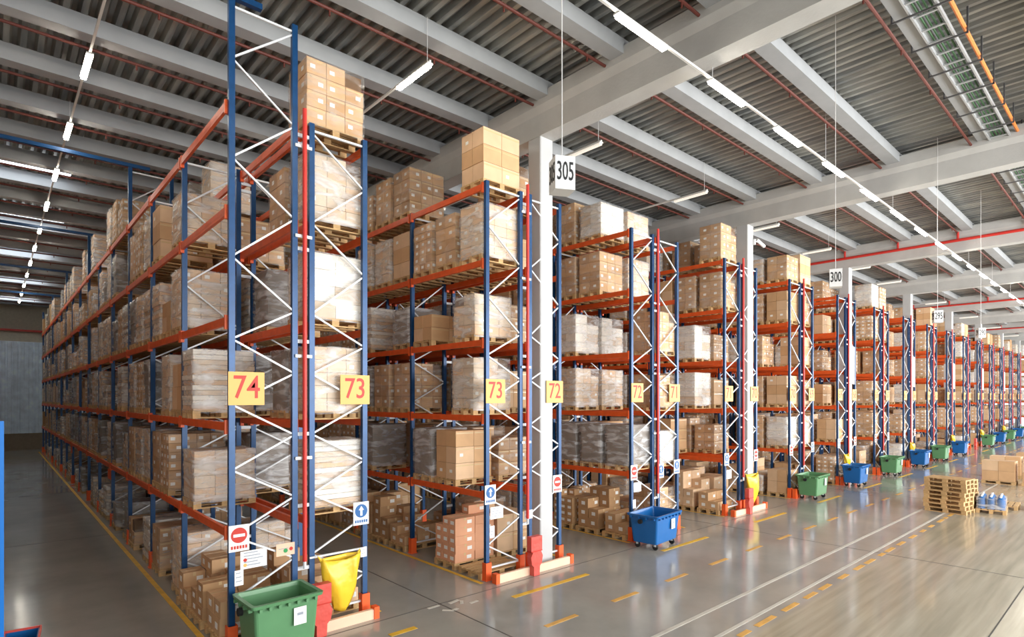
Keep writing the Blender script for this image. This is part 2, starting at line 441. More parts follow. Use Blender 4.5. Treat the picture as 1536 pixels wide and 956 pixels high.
BRACES = {(H, fl): brace_mesh(H, fl) for H in (H1, H2) for fl in (False, True)}
ft = MB(); ft.box(-0.09,0.09,-0.09,0.09,0,0.012); ft.box(-0.075,0.075,-0.075,-0.06,0.012,0.38); ft.box(-0.075,-0.06,-0.06,0.06,0.012,0.38); ft.box(0.06,0.075,-0.06,0.06,0.012,0.38)
FOOT = ft.mesh('foot_guard', M_footor)
bm_ = MB(); bm_.box(-0.025,0.025,0.05,B-0.05,-BH/2,BH/2); bm_.box(-0.032,0.032,0.04,0.09,-0.12,0.1); bm_.box(-0.032,0.032,B-0.09,B-0.04,-0.12,0.1)
bm_.box(-0.027,-0.024,0.09,B-0.09,-0.02,0.02)
BEAM = bm_.mesh('beam', M_orange)
lb = MB(); lb.box(-0.012,0.012,0,0.07,-0.05,0.05)
SP = MB().box(0,G,-0.02,0.02,-0.03,0.03).mesh('row_spacer', M_galv)

NBAYS = {}
for k in range(-1, NROW):
    if k == -1: NBAYS[k] = (0, 14)
    elif k == 0: NBAYS[k] = (15, 8)
    elif k == 1: NBAYS[k] = (7, 6)
    elif k == 2: NBAYS[k] = (5, 5)
    elif k < 6: NBAYS[k] = (4, 4)
    elif k < 10: NBAYS[k] = (3, 3)
    else: NBAYS[k] = (2, 2)
def rack_label(k, s):
    if k == -1: return 'blue and orange pallet rack beyond the left side of the leftmost aisle'
    if k == 0 and s == 0: return 'blue pallet rack with brown-orange beams behind the sign seventy-four, beside leftmost aisle'
    if k == 0: return 'blue and orange pallet rack behind the large sign seventy-three, nearest double row'
    side = 'left half' if s == 0 else 'right half'
    return 'blue and orange pallet rack, %s of the %s double row from the left' % (side, ORD[k])
for k in range(-1, NROW):
    for s in (0, 1):
        nb = NBAYS[k][s]
        if nb == 0: continue
        xa = rowx(k) + (0 if s == 0 else D+G)
        t = thing('pallet_rack', rack_label(k, s), 'rack', (xa, Y0, 0), 0, None)
        nbeam = 0; rest = MB()
        for b in range(nb+1):
            tall = (k == 0 and s == 0 and b % 3 == 0) or (k == -1 and b % 3 == 0)
            H = H2 if tall else H1
            fr = link('upright_frame', BRACES[(H, s == 0)], t, (0.05*0, b*B, 0))
            fr.location = (0.0, b*B+0.01, 0)
            for xx in (0.0, D):
                pp = link('post', POSTS[H], fr, (xx, 0, 0))
                link('foot_guard', FOOT, fr, (xx, 0, 0))
            if s == 0 and b < 4:
                for z in (1.05, 2.1, 3.3, 4.85, 6.4, 8.15, 8.3): link('row_spacer', SP, t, (D+0.0, b*B+0.01, z))
        for b in range(nb):
            for z in LV:
                for xx in (-0.052, D+0.052):
                    if nbeam < 100: link('beam', BEAM, t, (xx, b*B+0.01, z))
                    else:
                        o = len(rest.v)
                        for (a0,a1,y0_,y1_,z0_,z1_) in ((-0.025,0.025,0.05,B-0.05,-BH/2,BH/2),(-0.032,0.032,0.04,0.09,-0.12,0.1),(-0.032,0.032,B-0.09,B-0.04,-0.12,0.1)):
                            rest.box(xx+a0,xx+a1,b*B+y0_,b*B+y1_,z+z0_,z+z1_)
                    nbeam += 1
        if rest.v:
            r = rest.build('beam', M_orange, t); r['kind'] = 'stuff'
# blue portal ties between the tall frames over the leftmost aisle
for b in (0, 3, 6, 9, 12):
    o = MB().box(rowx(-1)+2*D+G-0.1, rowx(0)+0.45, -0.05, 0.05, 0, 0.09)
    o = o.build('portal_tie', M_blue, None, (0, Y0+b*B+0.01, H2))
    tag(o, 'blue steel tie over the leftmost aisle joining tall frames, %s from the front' % ORD[b//3], 'tie beam', 'ties over the leftmost aisle')

# ---------------------------------------------------------------- pallet loads
def pallet_mb(m=None, mi=0, ox=0, oy=0, oz=0):
    m = m or MB(); L, W = 1.2, 0.8
    for x in (-L/2, -0.0725, L/2-0.145):
        for y in (-W/2, -0.05, W/2-0.1):
            m.box(ox+x, ox+x+0.145, oy+y, oy+y+0.1, oz+0.022, oz+0.1, mi)
    for y in (-W/2, -0.05, W/2-0.1): m.box(ox-L/2, ox+L/2, oy+y, oy+y+0.1, oz, oz+0.022, mi)
    for x in (-L/2, -0.0725, L/2-0.145): m.box(ox+x, ox+x+0.145, oy-W/2, oy+W/2, oz+0.1, oz+0.122, mi)
    for i in range(5):
        y = -W/2 + i*(W-0.12)/4; m.box(ox-L/2, ox+L/2, oy+y, oy+y+0.12, oz+0.122, oz+0.144, mi)
    return m
PALLET = pallet_mb().mesh('pallet', M_wood)
PZ = 0.146
MATLIST = [M_wood, M_k1, M_k2, M_k3, M_pale, M_white, M_greybag, M_label, M_tape, M_gap]
def stack_mb(style, H, rng, m=None, ox=0, oy=0, oz=0, simple=False):
    """cartons of one load; returns collector"""
    m = m or MB(); L, W = 1.17, 0.78
    nx, ny, nz, mats, labp = {
        'kraft':  (3, 2, max(2, round(H/0.27)), (1, 1, 2), 0.75),
        'plain':  (2, 2, max(2, round(H/0.36)), (1, 3, 1), 0.15),
        'pale':   (3, 2, max(2, round(H/0.24)), (4, 4, 3), 0.35),
        'white':  (2, 2, max(2, round(H/0.3)), (5, 5, 4), 0.2),
        'layers': (1, 1, max(4, round(H/0.095)), (4, 5, 3), 0.0),
        'grey':   (1, 1, max(3, round(H/0.3)), (6, 6, 6), 0.1),
        'small':  (4, 3, max(3, round(H/0.19)), (1, 2, 3), 0.9),
    }[style]
    m.box(ox-L/2+0.03, ox+L/2-0.03, oy-W/2+0.03, oy+W/2-0.03, oz, oz+H-0.03, 9 if style not in ('grey',) else 6)
    hz = H/nz; dx = L/nx; dy = W/ny
    for k in range(nz):
        jx = rng.uniform(-0.008, 0.008) if style != 'layers' else rng.uniform(-0.02, 0.02)
        for i in range(nx):
            for j in range(ny):
                if k == nz-1 and nx > 1 and rng.random() < 0.12: continue
                g = 0.005
                x0 = ox-L/2+i*dx+g+jx; x1 = ox-L/2+(i+1)*dx-g+jx; y0 = oy-W/2+j*dy+g; y1 = oy-W/2+(j+1)*dy-g
                z0 = oz+k*hz+g*0.5; z1 = oz+(k+1)*hz-g
                if style == 'grey':
                    ins = 0.02*math.sin(k*1.7)+0.02; x0 += ins; x1 -= ins; y0 += ins; y1 -= ins
                m.box(x0, x1, y0, y1, z0, z1, rng.choice(mats))
                zc = (z0+z1)/2
                if not simple or rng.random() < 0.5:
                    if j == 0 and rng.random() < labp:
                        xc = x0+(x1-x0)*rng.choice((0.3, 0.7)); s1 = min(0.05, hz*0.25)
                        m.box(xc-s1, xc+s1, y0-0.003, y0, zc-s1*0.7, zc+s1*0.7, 7)
                    if i == 0 and rng.random() < labp:
                        yc = (y0+y1)/2; s1 = min(0.05, hz*0.25)
                        m.box(x0-0.003, x0, yc-s1, yc+s1, zc-s1*0.7, zc+s1*0.7, 7)
                    if j == 0 and style in ('kraft', 'plain') and not simple:
                        m.box(x0+0.01, x1-0.01, y0-0.002, y0, zc-0.0+hz*0.3, zc+hz*0.3+0.03, 8)
    return m
def wrap_mesh(H, rng):
    bm = bmesh.new(); bmesh.ops.create_cube(bm, size=1.0)
    for v in bm.verts: v.co = Vector((v.co.x*1.2, v.co.y*0.815, (v.co.z+0.5)*(H+0.06)-0.05))
    bot = [f_ for f_ in bm.faces if f_.normal.z < -0.5]; bmesh.ops.delete(bm, geom=bot, context='FACES')
    bmesh.ops.subdivide_edges(bm, edges=bm.edges[:], cuts=5, use_grid_fill=True)
    for v in bm.verts:
        n_ = Vector((v.co.x, v.co.y, 0)); 
        v.co += Vector((rng.uniform(-1,1), rng.uniform(-1,1), rng.uniform(-1,1)))*0.006
    me = bpy.data.meshes.new('stretch_wrap'); bm.to_mesh(me); bm.free()
    me.polygons.foreach_set('use_smooth', [True]*len(me.polygons))
    return me
HS = [0.62, 0.9, 1.12]
HN = {0.62: 'low', 0.9: 'medium', 1.12: 'tall'}
STACKS = {}
for st in ('kraft','plain','pale','white','layers','grey','small'):
    for H in HS:
        for q in range(2):
            rng = random.Random(hash((len(st), int(H*100), q, ord(st[0]))) & 0xffff)
            STACKS[(st, H, q)] = stack_mb(st, H, rng).mesh('carton_stack', MATLIST)
WRAPS = {}
for H in HS:
    for nm, mm in (('thick', M_film), ('thin', M_filmthin)):
        me = wrap_mesh(H, random.Random(int(H*10))); me.materials.append(mm); WRAPS[(H, nm)] = me
LOOK = {'kraft': 'brown labelled cartons', 'plain': 'plain tan cartons', 'pale': 'pale wrapped cartons', 'white': 'white wrapped cartons',
        'layers': 'flat white layers', 'grey': 'grey wrapped sacks', 'small': 'small dotted cartons'}
WRAPOF = {'kraft': 'thin', 'plain': None, 'pale': 'thick', 'white': 'thick', 'layers': 'thick', 'grey': 'thick', 'small': 'thin'}

loads = []   # dict: k,s,b,lev,slot,style,H,q,x,y,z
def zlev(lev): return 0.0 if lev < 0 else LV[lev]+BH/2+0.002
SLOTY = [0.50, 1.46, 2.42]
def put(k, s, b, lev, slot, style, H, dy=0.0, dx=0.0):
    xa = rowx(k) + (0 if s == 0 else D+G) + D/2
    loads.append(dict(k=k, s=s, b=b, lev=lev, slot=slot, style=style, H=H, q=random.randint(0,1),
                      x=xa+dx+random.uniform(-0.02,0.02), y=Y0+b*B+SLOTY[slot]+dy+random.uniform(-0.02,0.02), z=zlev(lev)))
T, Mh, Lo = 1.12, 0.9, 0.62
N_ = None
SPEC = {   # (row, half, bay, level): three slots from the front
 (0,0,0,-1): 'x', (0,0,0,0): [N_,N_,('pale',Mh)], (0,0,0,1): [N_,N_,('layers',T)], (0,0,0,2): [N_,N_,N_], (0,0,0,3): [N_,N_,N_], (0,0,0,4): [N_,N_,N_],
 (0,0,1,-1): [('pale',T),N_,('kraft',Mh)], (0,0,1,0): [N_,('small',T),('kraft',T)], (0,0,1,1): [('plain',Mh),('pale',T),N_], (0,0,1,2): [('pale',T),('plain',Lo),('layers',T)],
 (0,0,1,3): [('pale',Mh),N_,('plain',T)], (0,0,1,4): [N_,N_,N_],
 (0,0,2,2): [('layers',T),('layers',T),('grey',T)], (0,0,2,3): [('pale',T),('small',T),('kraft',T)], (0,0,2,4): [N_,N_,N_], (0,0,2,1): [('grey',T),('small',T),('layers',T)],
 (0,0,3,4): [N_,('small',Mh),('small',T)], (0,0,2,0): [('pale',T),('layers',T),('kraft',T)],
 (0,1,0,-1): 'x', (0,1,0,0): [('layers',T),N_,N_], (0,1,0,1): [('pale',T),('grey',T),N_], (0,1,0,2): [('white',T),N_,('grey',T)], (0,1,0,3): [('pale',T),('kraft',T),N_],
 (0,1,0,4): [('kraft',T),N_,N_], (0,1,1,4): [N_,N_,N_], (0,1,1,3): [N_,('kraft',Mh),('pale',Lo)], (0,1,1,2): [('layers',T),('layers',T),N_],
 (0,1,1,0): [('grey',T),('layers',Mh),N_], (0,1,1,1): [('grey',T),('pale',T),('kraft',T)],
 (1,0,0,-1): 'x', (1,0,0,0): [N_,('plain',T),('grey',T)], (1,0,0,1): [('pale',T,0.3),N_,N_], (1,0,0,2): [('pale',Mh,0.3),N_,('plain',Lo)], (1,0,0,3): [('pale',T),('kraft',T),('small',T)],
 (1,0,0,4): [('plain',T),N_,N_], (1,0,1,4): [('kraft',T),('kraft',T),('small',Mh)], (1,0,1,1): [('kraft',T),('kraft',T),('grey',T)], (1,0,1,2): [('grey',Mh),N_,('layers',T)],
 (1,0,1,3): [('plain',T),('pale',T),('layers',T)], (1,0,1,0): [N_,N_,('grey',T)], (1,0,1,-1): 'x',
 (2,0,0,-1): 'x', (2,0,0,0): [('grey',T),('grey',T),('grey',T)], (2,0,0,1): [N_,N_,('pale',T)], (2,0,0,2): [N_,N_,('white',T)], (2,0,0,3): [N_,('kraft',T),('kraft',T)], (2,0,0,4): [N_,('white',Mh),('kraft',T)],
 (2,1,0,1): [('kraft',Mh,-0.05),N_,('pale',T)], (2,1,0,2): [('kraft',T,-0.05),N_,('white',T)], (2,1,0,3): [N_,('pale',T),('kraft',T)], (2,1,0,4): [N_,('pale',Mh),N_],
 (2,0,1,1): [('pale',T),('kraft',T),('kraft',T)], (2,0,1,2): [('white',Mh),('kraft',T),N_], (2,0,1,3): [('kraft',T),('kraft',T),('plain',T)], (2,0,1,4): [('kraft',T),('plain',T),N_],
 (1,1,0,4): [N_,('kraft',T),N_], 
 (3,0,0,-1): 'x', (3,0,0,4): [('kraft',T),N_,N_], (3,0,0,3): [('kraft',T),('kraft',T),('plain',T)], (3,0,0,2): [N_,('white',T),('pale',T)], (3,0,0,1): [N_,('white',T),('kraft',T)], (3,0,0,0): [N_,N_,('plain',T)],
}
for k in range(-1, NROW):
    for s in (0, 1):
        for b in range(NBAYS[k][s]):
            for lev in range(-1, 5):
                sp_ = SPEC.get((k, s, b, lev))
                if sp_ == 'x': continue
                if k % 2 == 1 and s == 1 and b == 0 and sp_ is None:
                    sp_ = [N_, ('plain' if lev % 2 else 'kraft', Mh), ('kraft', T)]   # the roof column stands in this bay's first slot
                if k in (5, 7, 9, 11) and s == 0 and b == 0 and lev >= 1: sp_ = [N_, N_, ('kraft' if lev % 2 else 'white', T)]   # bare front bay beside the roof column
                if sp_ is not None:
                    for sl, e in enumerate(sp_):
                        if e: put(k, s, b, lev, sl, e[0], e[1], *(e[2:]))
                    continue
                if k <= 0: sty = ['layers','pale','grey','kraft','small','layers','pale','grey']
                elif k < 4: sty = ['kraft','plain','pale','white','kraft','small','plain']
                else: sty = ['kraft','plain','kraft','pale','white','small','kraft','plain']
                for sl in range(3):
                    pr = 0.9 if lev < 4 else (0.55 if k == 0 else 0.6)
                    if lev == 4 and b == 0 and sl == 0 and k >= 4: pr = 0.85
                    if lev == -1: pr = 0.8
                    if k == 0 and s == 0: pr *= 0.86
                    if random.random() > pr: continue
                    H = random.choice((T, T, T, Mh)) if lev >= 0 else random.choice((Lo, Mh, Lo, T))
                    if k == 0 and s == 0 and random.random() < 0.3: H = Lo
                    if lev == 4: H = random.choice((T, Mh))
                    put(k, s, b, lev, sl, random.choice(sty), H)

# which loads show in the photograph: boxes against camera rays
def visible_counts(ld):
    W_, H_ = 384, 239
    fwd = np.array([math.sin(CAM_YAW), math.cos(CAM_YAW), 0.0]); rt = np.array([math.cos(CAM_YAW), -math.sin(CAM_YAW), 0.0])
    gxx, gyy = np.meshgrid((np.arange(W_)+0.5)*4, (np.arange(H_)+0.5)*4)
    d = fwd[None,None,:] + rt[None,None,:]*((gxx-768)/FPX)[...,None] + np.array([0,0,1.0])[None,None,:]*(-(gyy-CY)/FPX)[...,None]
    d = d.reshape(-1, 3); best = np.full(len(d), 1e9); who = np.full(len(d), -1)
    inv = 1.0/np.where(np.abs(d) < 1e-9, 1e-9, d)
    for i, L_ in enumerate(ld):
        lo = np.array([L_['x']-0.54, L_['y']-0.4, L_['z']]); hi = np.array([L_['x']+0.54, L_['y']+0.4, L_['z']+0.15+L_['H']])
        o_ = np.array([0, 0, CAMZ]); cs = []
        c8 = np.array([[a, b_, c_] for a in (lo[0],hi[0]) for b_ in (lo[1],hi[1]) for c_ in (lo[2],hi[2])])
        zz = c8@fwd; 
        if zz.max() < 0.3: continue
        zz = np.maximum(zz, 0.2)
        px = 768+FPX*(c8@rt)/zz; py = CY+FPX*(CAMZ-c8[:,2])/zz
        a0, a1 = max(0, int(px.min()/4)-1), min(W_, int(px.max()/4)+2); b0_, b1_ = max(0, int(py.min()/4)-1), min(H_, int(py.max()/4)+2)
        if a0 >= a1 or b0_ >= b1_: continue
        idx = (np.arange(b0_, b1_)[:,None]*W_+np.arange(a0, a1)[None,:]).ravel()
        t1 = (lo-o_)*inv[idx]; t2 = (hi-o_)*inv[idx]
        tn = np.minimum(t1, t2).max(1); tf = np.maximum(t1, t2).min(1)
        hit = (tn <= tf) & (tn > 0) & (tn < best[idx])
        ii = idx[hit]; best[ii] = tn[hit]; who[ii] = i
    return np.bincount(who[who >= 0], minlength=len(ld))
cnt = visible_counts(loads)
for L_, c_ in zip(loads, cnt): L_['n'] = int(c_)
KIND = {'kraft': 'boxed_pallet_load', 'plain': 'boxed_pallet_load', 'small': 'boxed_pallet_load', 'pale': 'wrapped_pallet_load', 'white': 'wrapped_pallet_load', 'layers': 'wrapped_pallet_load', 'grey': 'wrapped_pallet_load'}
order = sorted(range(len(loads)), key=lambda i: -loads[i]['n'])
indiv = set(); used = {}
for i in order:
    kd = KIND[loads[i]['style']]
    if loads[i]['n'] >= 2 and used.get(kd, 0) < 290: indiv.add(i); used[kd] = used.get(kd, 0)+1
print('LOADS', len(loads), 'individual', len(indiv), 'visible', int((cnt > 0).sum()), used)
LEVN = ['on the floor', 'on lowest beams', 'on second beams', 'on third beams', 'on fourth beams', 'on top beams']
def where(k, s):
    if k == -1: return 'left of leftmost aisle'
    return '%s half, %s row' % ('left' if s == 0 else 'right', ORD[k])
SLN = ['front', 'middle', 'rear']
for i in sorted(indiv):
    L_ = loads[i]; kd = KIND[L_['style']]
    lab = '%s %s %s, %s spot, %s bay, %s' % (HN[L_['H']], LOOK[L_['style']], LEVN[L_['lev']+1], SLN[L_['slot']], ORD[L_['b']], where(L_['k'], L_['s']))
    r = thing(kd, lab, 'pallet load', (L_['x'], L_['y'], L_['z']), 0, 'palletised goods on the %s rack row' % (ORD[max(L_['k'],0)]))
    r.scale = (0.9, 1, 1)
    link('pallet', PALLET, r); link('carton_stack', STACKS[(L_['style'], L_['H'], L_['q'])], r, (0,0,PZ))
    wn_ = WRAPOF[L_['style']]
    if wn_: link('stretch_wrap', WRAPS[(L_['H'], wn_)], r, (0,0,PZ))
# all the rest, seen small or hidden behind: one mass
rest = MB()
for i, L_ in enumerate(loads):
    if i in indiv: continue
    if L_['n'] == 0 and not (L_['b'] <= (14 if L_['k'] <= 0 else 3)): continue
    ox, oy, oz = L_['x'], L_['y'], L_['z']
    rest.box(ox-0.54, ox+0.54, oy-0.4, oy+0.4, oz+0.1, oz+0.144, 0)
    for xx in (-0.54, -0.07, 0.40): rest.box(ox+xx, ox+xx+0.14, oy-0.4, oy+0.4, oz, oz+0.1, 0)
    st = L_['style']; mi = {'kraft':1,'plain':1,'small':2,'pale':4,'white':5,'layers':4,'grey':6}[st]
    nz = 4; 
    for q in range(nz):
        for xq in (0, 1):
            rest.box(ox-0.53+xq*0.53, ox-0.005+xq*0.53, oy-0.38, oy+0.38, oz+PZ+q*L_['H']/nz+0.004, oz+PZ+(q+1)*L_['H']/nz-0.004, mi)
ro = rest.build('distant_pallet_loads', MATLIST); ro['kind'] = 'stuff'; ro['label'] = 'far and half-hidden loads on pallets packed deep in the racks'; ro['category'] = 'pallet load'

# ---------------------------------------------------------------- loose cartons and pallets on the floor level
def carton(x, y, z, lx, ly, lz, m, label, group, rz=0.0, stick=True):
    t = MB().box(-lx/2, lx/2, -ly/2, ly/2, 0, lz)
    for a in (-1, 1): t.box(-lx/2-0.002, lx/2+0.002, a*0.0-0.02, 0.02, lz-0.001, lz+0.002, 1) if a == 1 else None
    t.box(-0.025, 0.025, -ly/2-0.002, -ly/2, lz*0.7, lz, 1)
    o = t.build('carton', [m, M_tape], None, (x, y, z)); o.rotation_euler = (0, 0, rz)
    tag(o, label, 'carton', group)
    if stick:
        q = MB().box(lx*0.1, lx*0.1+min(0.13, lx*0.3), -ly/2-0.004, -ly/2-0.001, lz*0.3, lz*0.3+min(0.09, lz*0.4))
        q.build('sticker', M_label, o)
        MB().box(-lx/2-0.004, -lx/2-0.001, -0.07, 0.06, lz*0.3, lz*0.3+min(0.1, lz*0.4)).build('sticker', M_label, o)
    return o
def pallet(x, y, z, label, rz=0, group=None):
    o = link('pallet', PALLET, None, (x, y, z)); o.rotation_euler = (0, 0, rz); return tag(o, label, 'pallet', group)
XN = {2: ['left', 'right'], 3: ['left', 'centre', 'right'], 1: ['single']}
YN = {2: ['front', 'back'], 3: ['front', 'middle', 'back'], 1: ['only']}
def pile(cx, cy, z, nx, ny, heights, lx, ly, lz, m, placename, palname, gap=0.012, seed=1, stick=True, sides='visible'):
    """a pile of loose cartons on a pallet; heights[j][i] cartons high"""
    rng = random.Random(seed)
    z0 = z
    if palname: pallet(cx, cy, z, palname); z0 = z+PZ
    for i in range(nx):
        for j in range(ny):
            for q in range(heights[j][i]):
                # only what can be seen: outer faces to the front and left, and tops
                hid = i > 0 and j > 0 and q < heights[j][i]-1 and heights[j][i-1] > q and heights[j-1][i] > q
                if hid: continue
                x = cx+(i-(nx-1)/2)*(lx+gap); y = cy+(j-(ny-1)/2)*(ly+gap)
                lab = 'brown carton, %s %s column, %s layer, %s' % (YN[ny][j] if ny > 1 else '', XN[nx][i], ORD[q], placename)
                carton(x+rng.uniform(-.008,.008), y+rng.uniform(-.008,.008), z0+q*(lz+0.002), lx, ly, lz, m, lab.replace('  ', ' '), 'cartons ' + placename, 0, stick)
xr = lambda k, s: rowx(k)+(0 if s == 0 else D+G)+D/2
# row 0 left half, first bay: low brown cartons by the green bin
pile(xr(0,0)-0.02, Y0+0.62, 0, 3, 2, [[2,2,1],[2,1,1]], 0.37, 0.36, 0.27, M_k1, 'behind the large green bin', 'wooden pallet on the floor behind the large green bin')
pile(xr(0,0)-0.05, Y0+1.55, 0, 2, 2, [[3,3],[2,3]], 0.55, 0.37, 0.20, M_k2, 'on the second floor pallet under sign seventy-four', 'second wooden floor pallet behind the green bin')
pile(xr(0,0)-0.05, Y0+2.45, 0, 3, 2, [[1,3,3],[2,3,2]], 0.37, 0.36, 0.25, M_k1, 'on the third floor pallet, leftmost rack', 'third wooden floor pallet, beside the leftmost aisle')
# row 0 right half
pile(xr(0,1)-0.02, Y0+0.72, 0, 3, 2, [[2,1,1],[3,2,2]], 0.37, 0.36, 0.24, M_k3, 'behind the large yellow bag', 'wooden pallet behind the large yellow bag')
pile(xr(0,1), Y0+1.7, 0, 2, 2, [[2,2],[3,2]], 0.5, 0.37, 0.27, M_k1, 'on the second floor pallet behind the yellow bag', 'second floor pallet behind the yellow bag')
# row 1 left half: empty pallet, tall pink-brown stack, then small boxes
pallet(xr(1,0), Y0+0.47, 0, 'empty wooden pallet on the floor below the second sign seventy-three')
pile(xr(1,0), Y0+1.42, 0, 2, 3, [[5,5],[5,6],[4,5]], 0.56, 0.25, 0.20, M_pink, 'in the pinkish stack beside the empty pallet', 'wooden pallet under the tall pinkish carton stack')
pile(xr(1,0), Y0+B+0.6, 0, 3, 2, [[1,2,2],[2,3,1]], 0.37, 0.36, 0.22, M_k1, 'on the low floor pallet past the pinkish stack', 'wooden pallet with low cartons past the pinkish stack')
pile(xr(1,0), Y0+B+1.6, 0, 2, 2, [[2,3],[4,2]], 0.5, 0.37, 0.26, M_k2, 'on the further floor pallet past the pinkish stack', 'further wooden floor pallet past the pinkish stack')
pile(xr(1,0), Y0+B+2.5, 0, 2, 2, [[3,4],[4,3]], 0.5, 0.37, 0.26, M_k1, 'in the deepest floor pile of the second row', 'deepest wooden floor pallet of the second row')
# row 2 left half
pile(xr(2,0)-0.03, Y0+0.52, 0, 2, 2, [[1,2],[2,2]], 0.5, 0.36, 0.25, M_k1, 'beside the nearest blue bin', 'wooden pallet beside the nearest blue bin')
pile(xr(2,0)-0.05, Y0+1.5, 0, 2, 2, [[2,4],[3,4]], 0.5, 0.37, 0.27, M_k2, 'on the second pallet behind the blue bin', 'second wooden pallet behind the nearest blue bin')
pile(xr(2,0)-0.05, Y0+2.45, 0, 3, 3, [[4,4,4],[4,5,4],[5,4,5]], 0.37, 0.25, 0.19, M_k2, 'in the cube of many white labels, third row', 'wooden pallet under the cube of labelled cartons')
# row 3 left half
pile(xr(3,0)-0.02, Y0+0.55, 0, 2, 2, [[1,1],[2,2]], 0.56, 0.36, 0.27, M_k1, 'beside the far yellow bag', 'wooden pallet beside the far yellow bag')
pile(xr(3,0)-0.02, Y0+1.5, 0, 2, 2, [[2,3],[4,4]], 0.56, 0.37, 0.29, M_k3, 'on the second pallet of the fourth row', 'second wooden floor pallet of the fourth row')
pile(xr(3,0)-0.02, Y0+2.45, 0, 2, 2, [[2,2],[3,2]], 0.56, 0.37, 0.29, M_k1, 'on the third pallet of the fourth row', 'third wooden floor pallet of the fourth row')

# ---------------------------------------------------------------- row-end furniture
def plate_sign(name, label, cat, x0, x1, z0, z1, y, num, group=None, xs=1.0, size=None):
    t = thing(name, label, cat, ((x0+x1)/2, y, (z0+z1)/2), 0, group)
    w_, h_ = x1-x0, z1-z0
    MB().box(-w_/2, w_/2, -0.006, 0.006, -h_/2, h_/2).build('plate', M_yellow, t)
    for c in (-w_/2+0.02, ):
        MB().box(-w_/2+0.0, w_/2, 0.006, 0.012, -h_/2, -h_/2+0.02).build('edge_strip', M_footor, t)
    text_obj('digits', num, size or h_*0.98, M_signred, t, (0, -0.008, 0.005), (PI/2, 0, 0), xs)
    return t
nums = 74
for k in range(NROW):
    for s in (0, 1):
        n_ = 74 - k - s
        xa = rowx(k) if s == 0 else rowx(k)+2*D+G-0.5
        if s == 0: x0, x1 = xa-0.06, xa+0.48
        else: x0, x1 = xa+0.02, xa+0.58
        yy = Y0-0.036
        if k < 3:
            nm = {74:'seventy-four',73:'seventy-three',72:'seventy-two',71:'seventy-one'}.get(n_, 'seventy')
            lab = 'yellow plate with red number %s on the %s post of the %s double rack' % (nm, 'left' if s == 0 else 'right', ORD[k])
        else: lab = 'yellow number plate on the %s post of the %s double rack from the left' % ('left' if s == 0 else 'right', ORD[k])
        plate_sign('aisle_number_sign', lab, 'sign', x0, x1, 3.79, 4.31, yy, str(n_), 'yellow aisle number plates', 0.82)

def round_disc(m, cx, cz, r, y0_, y1_, mi, n=28):
    m.prism([(cx+r*math.cos(2*PI*i/n), cz+r*math.sin(2*PI*i/n)) for i in range(n)], 'y', y0_, y1_, mi)
def safety_sign(x, z, kind, label, y=None, s=1.0):
    y = y or Y0-0.032
    t = thing('safety_sign', label, 'sign', (x, y, z), 0, 'small safety signs on the rack ends')
    w_, h_ = 0.15*s, 0.205*s
    MB().box(-w_, w_, 0, 0.006, -h_, h_).build('panel', M_signwhite, t)
    m = MB(); round_disc(m, 0, 0.045*s, 0.12*s, -0.004, 0, 0)
    m.build('disc', M_signred if kind == 'stop' else M_signblue, t)
    m = MB()
    if kind == 'stop': m.box(-0.085*s, 0.085*s, -0.007, -0.004, 0.02*s, 0.065*s)
    else:
        m.box(-0.02*s, 0.02*s, -0.007, -0.004, -0.04*s, 0.06*s)
        m.prism([(-0.05*s, 0.06*s), (0.05*s, 0.06*s), (0, 0.135*s)], 'y', -0.007, -0.004)
    m.build('symbol', M_signwhite, t)
    m = MB()
    for i in range(6): m.box(-w_*0.8+i*0.042*s, -w_*0.8+i*0.042*s+0.03*s, -0.003, 0, -0.165*s, -0.115*s)
    m.build('caption', M_signred if kind == 'stop' else M_signblue, t)
    return t
safety_sign(2.86, 1.72, 'stop', 'red no-entry sign above the green bin on the post below seventy-four')
safety_sign(4.93, 1.83, 'go', 'blue arrow sign on the right post of the nearest double rack')
safety_sign(rowx(1)+0.07, 1.83, 'go', 'blue arrow sign on the left post of the second double rack')
safety_sign(rowx(1)+2.15, 1.86, 'stop', 'red no-entry sign on the right post beside the big column')
for k in range(2, 8):
    if k % 2 == 0:
        safety_sign(rowx(k)+0.07, 1.86, 'stop', 'small red no-entry sign on the left post of the %s double rack' % ORD[k])
        safety_sign(rowx(k)+2.18, 1.86, 'go', 'small blue arrow sign on the right post of the %s double rack' % ORD[k])
    else:
        safety_sign(rowx(k)+0.07, 1.86, 'go', 'small blue arrow sign on the left post of the %s double rack' % ORD[k])
        safety_sign(rowx(k)+2.18, 1.86, 'stop', 'small red no-entry sign on the right post of the %s double rack' % ORD[k])
safety_sign(rowx(2)+1.35, 1.8, 'go', 'second small blue arrow sign in the middle of the third double rack')

def notice(x, z, w_, h_, label, m=None, lines=4, extra=None, y=None, rz=0):
    t = thing('notice_board', label, 'notice', (x, (y or Y0-0.032), z), rz, None)
    MB().box(-w_/2, w_/2, 0, 0.006, -h_/2, h_/2).build('panel', m or M_signwhite, t)
    q = MB()
    for i in range(lines):
        zz = h_/2-(i+0.8)*h_/(lines+0.8); q.box(-w_*0.38, w_*(0.15+0.2*((i*7)%3)/2), -0.002, 0, zz, zz+h_*0.05)
    q.build('print', M_col_grey, t)
    if extra:
        for (cx, cz, r, mm) in extra:
            e = MB(); round_disc(e, cx, cz, r, -0.004, 0, 0, 16); e.build('coloured_mark', mm, t)
    return t
M_col_grey = mat('print_grey', (150, 156, 168), 0.6)
M_markG = mat('mark_green', (40, 150, 80), 0.5)
notice(3.08, 1.36, 0.40, 0.28, 'white information board beside the post above the green bin', lines=5, extra=[(-0.13, 0.0, 0.028, M_signred), (-0.13, -0.08, 0.028, M_yellow)])
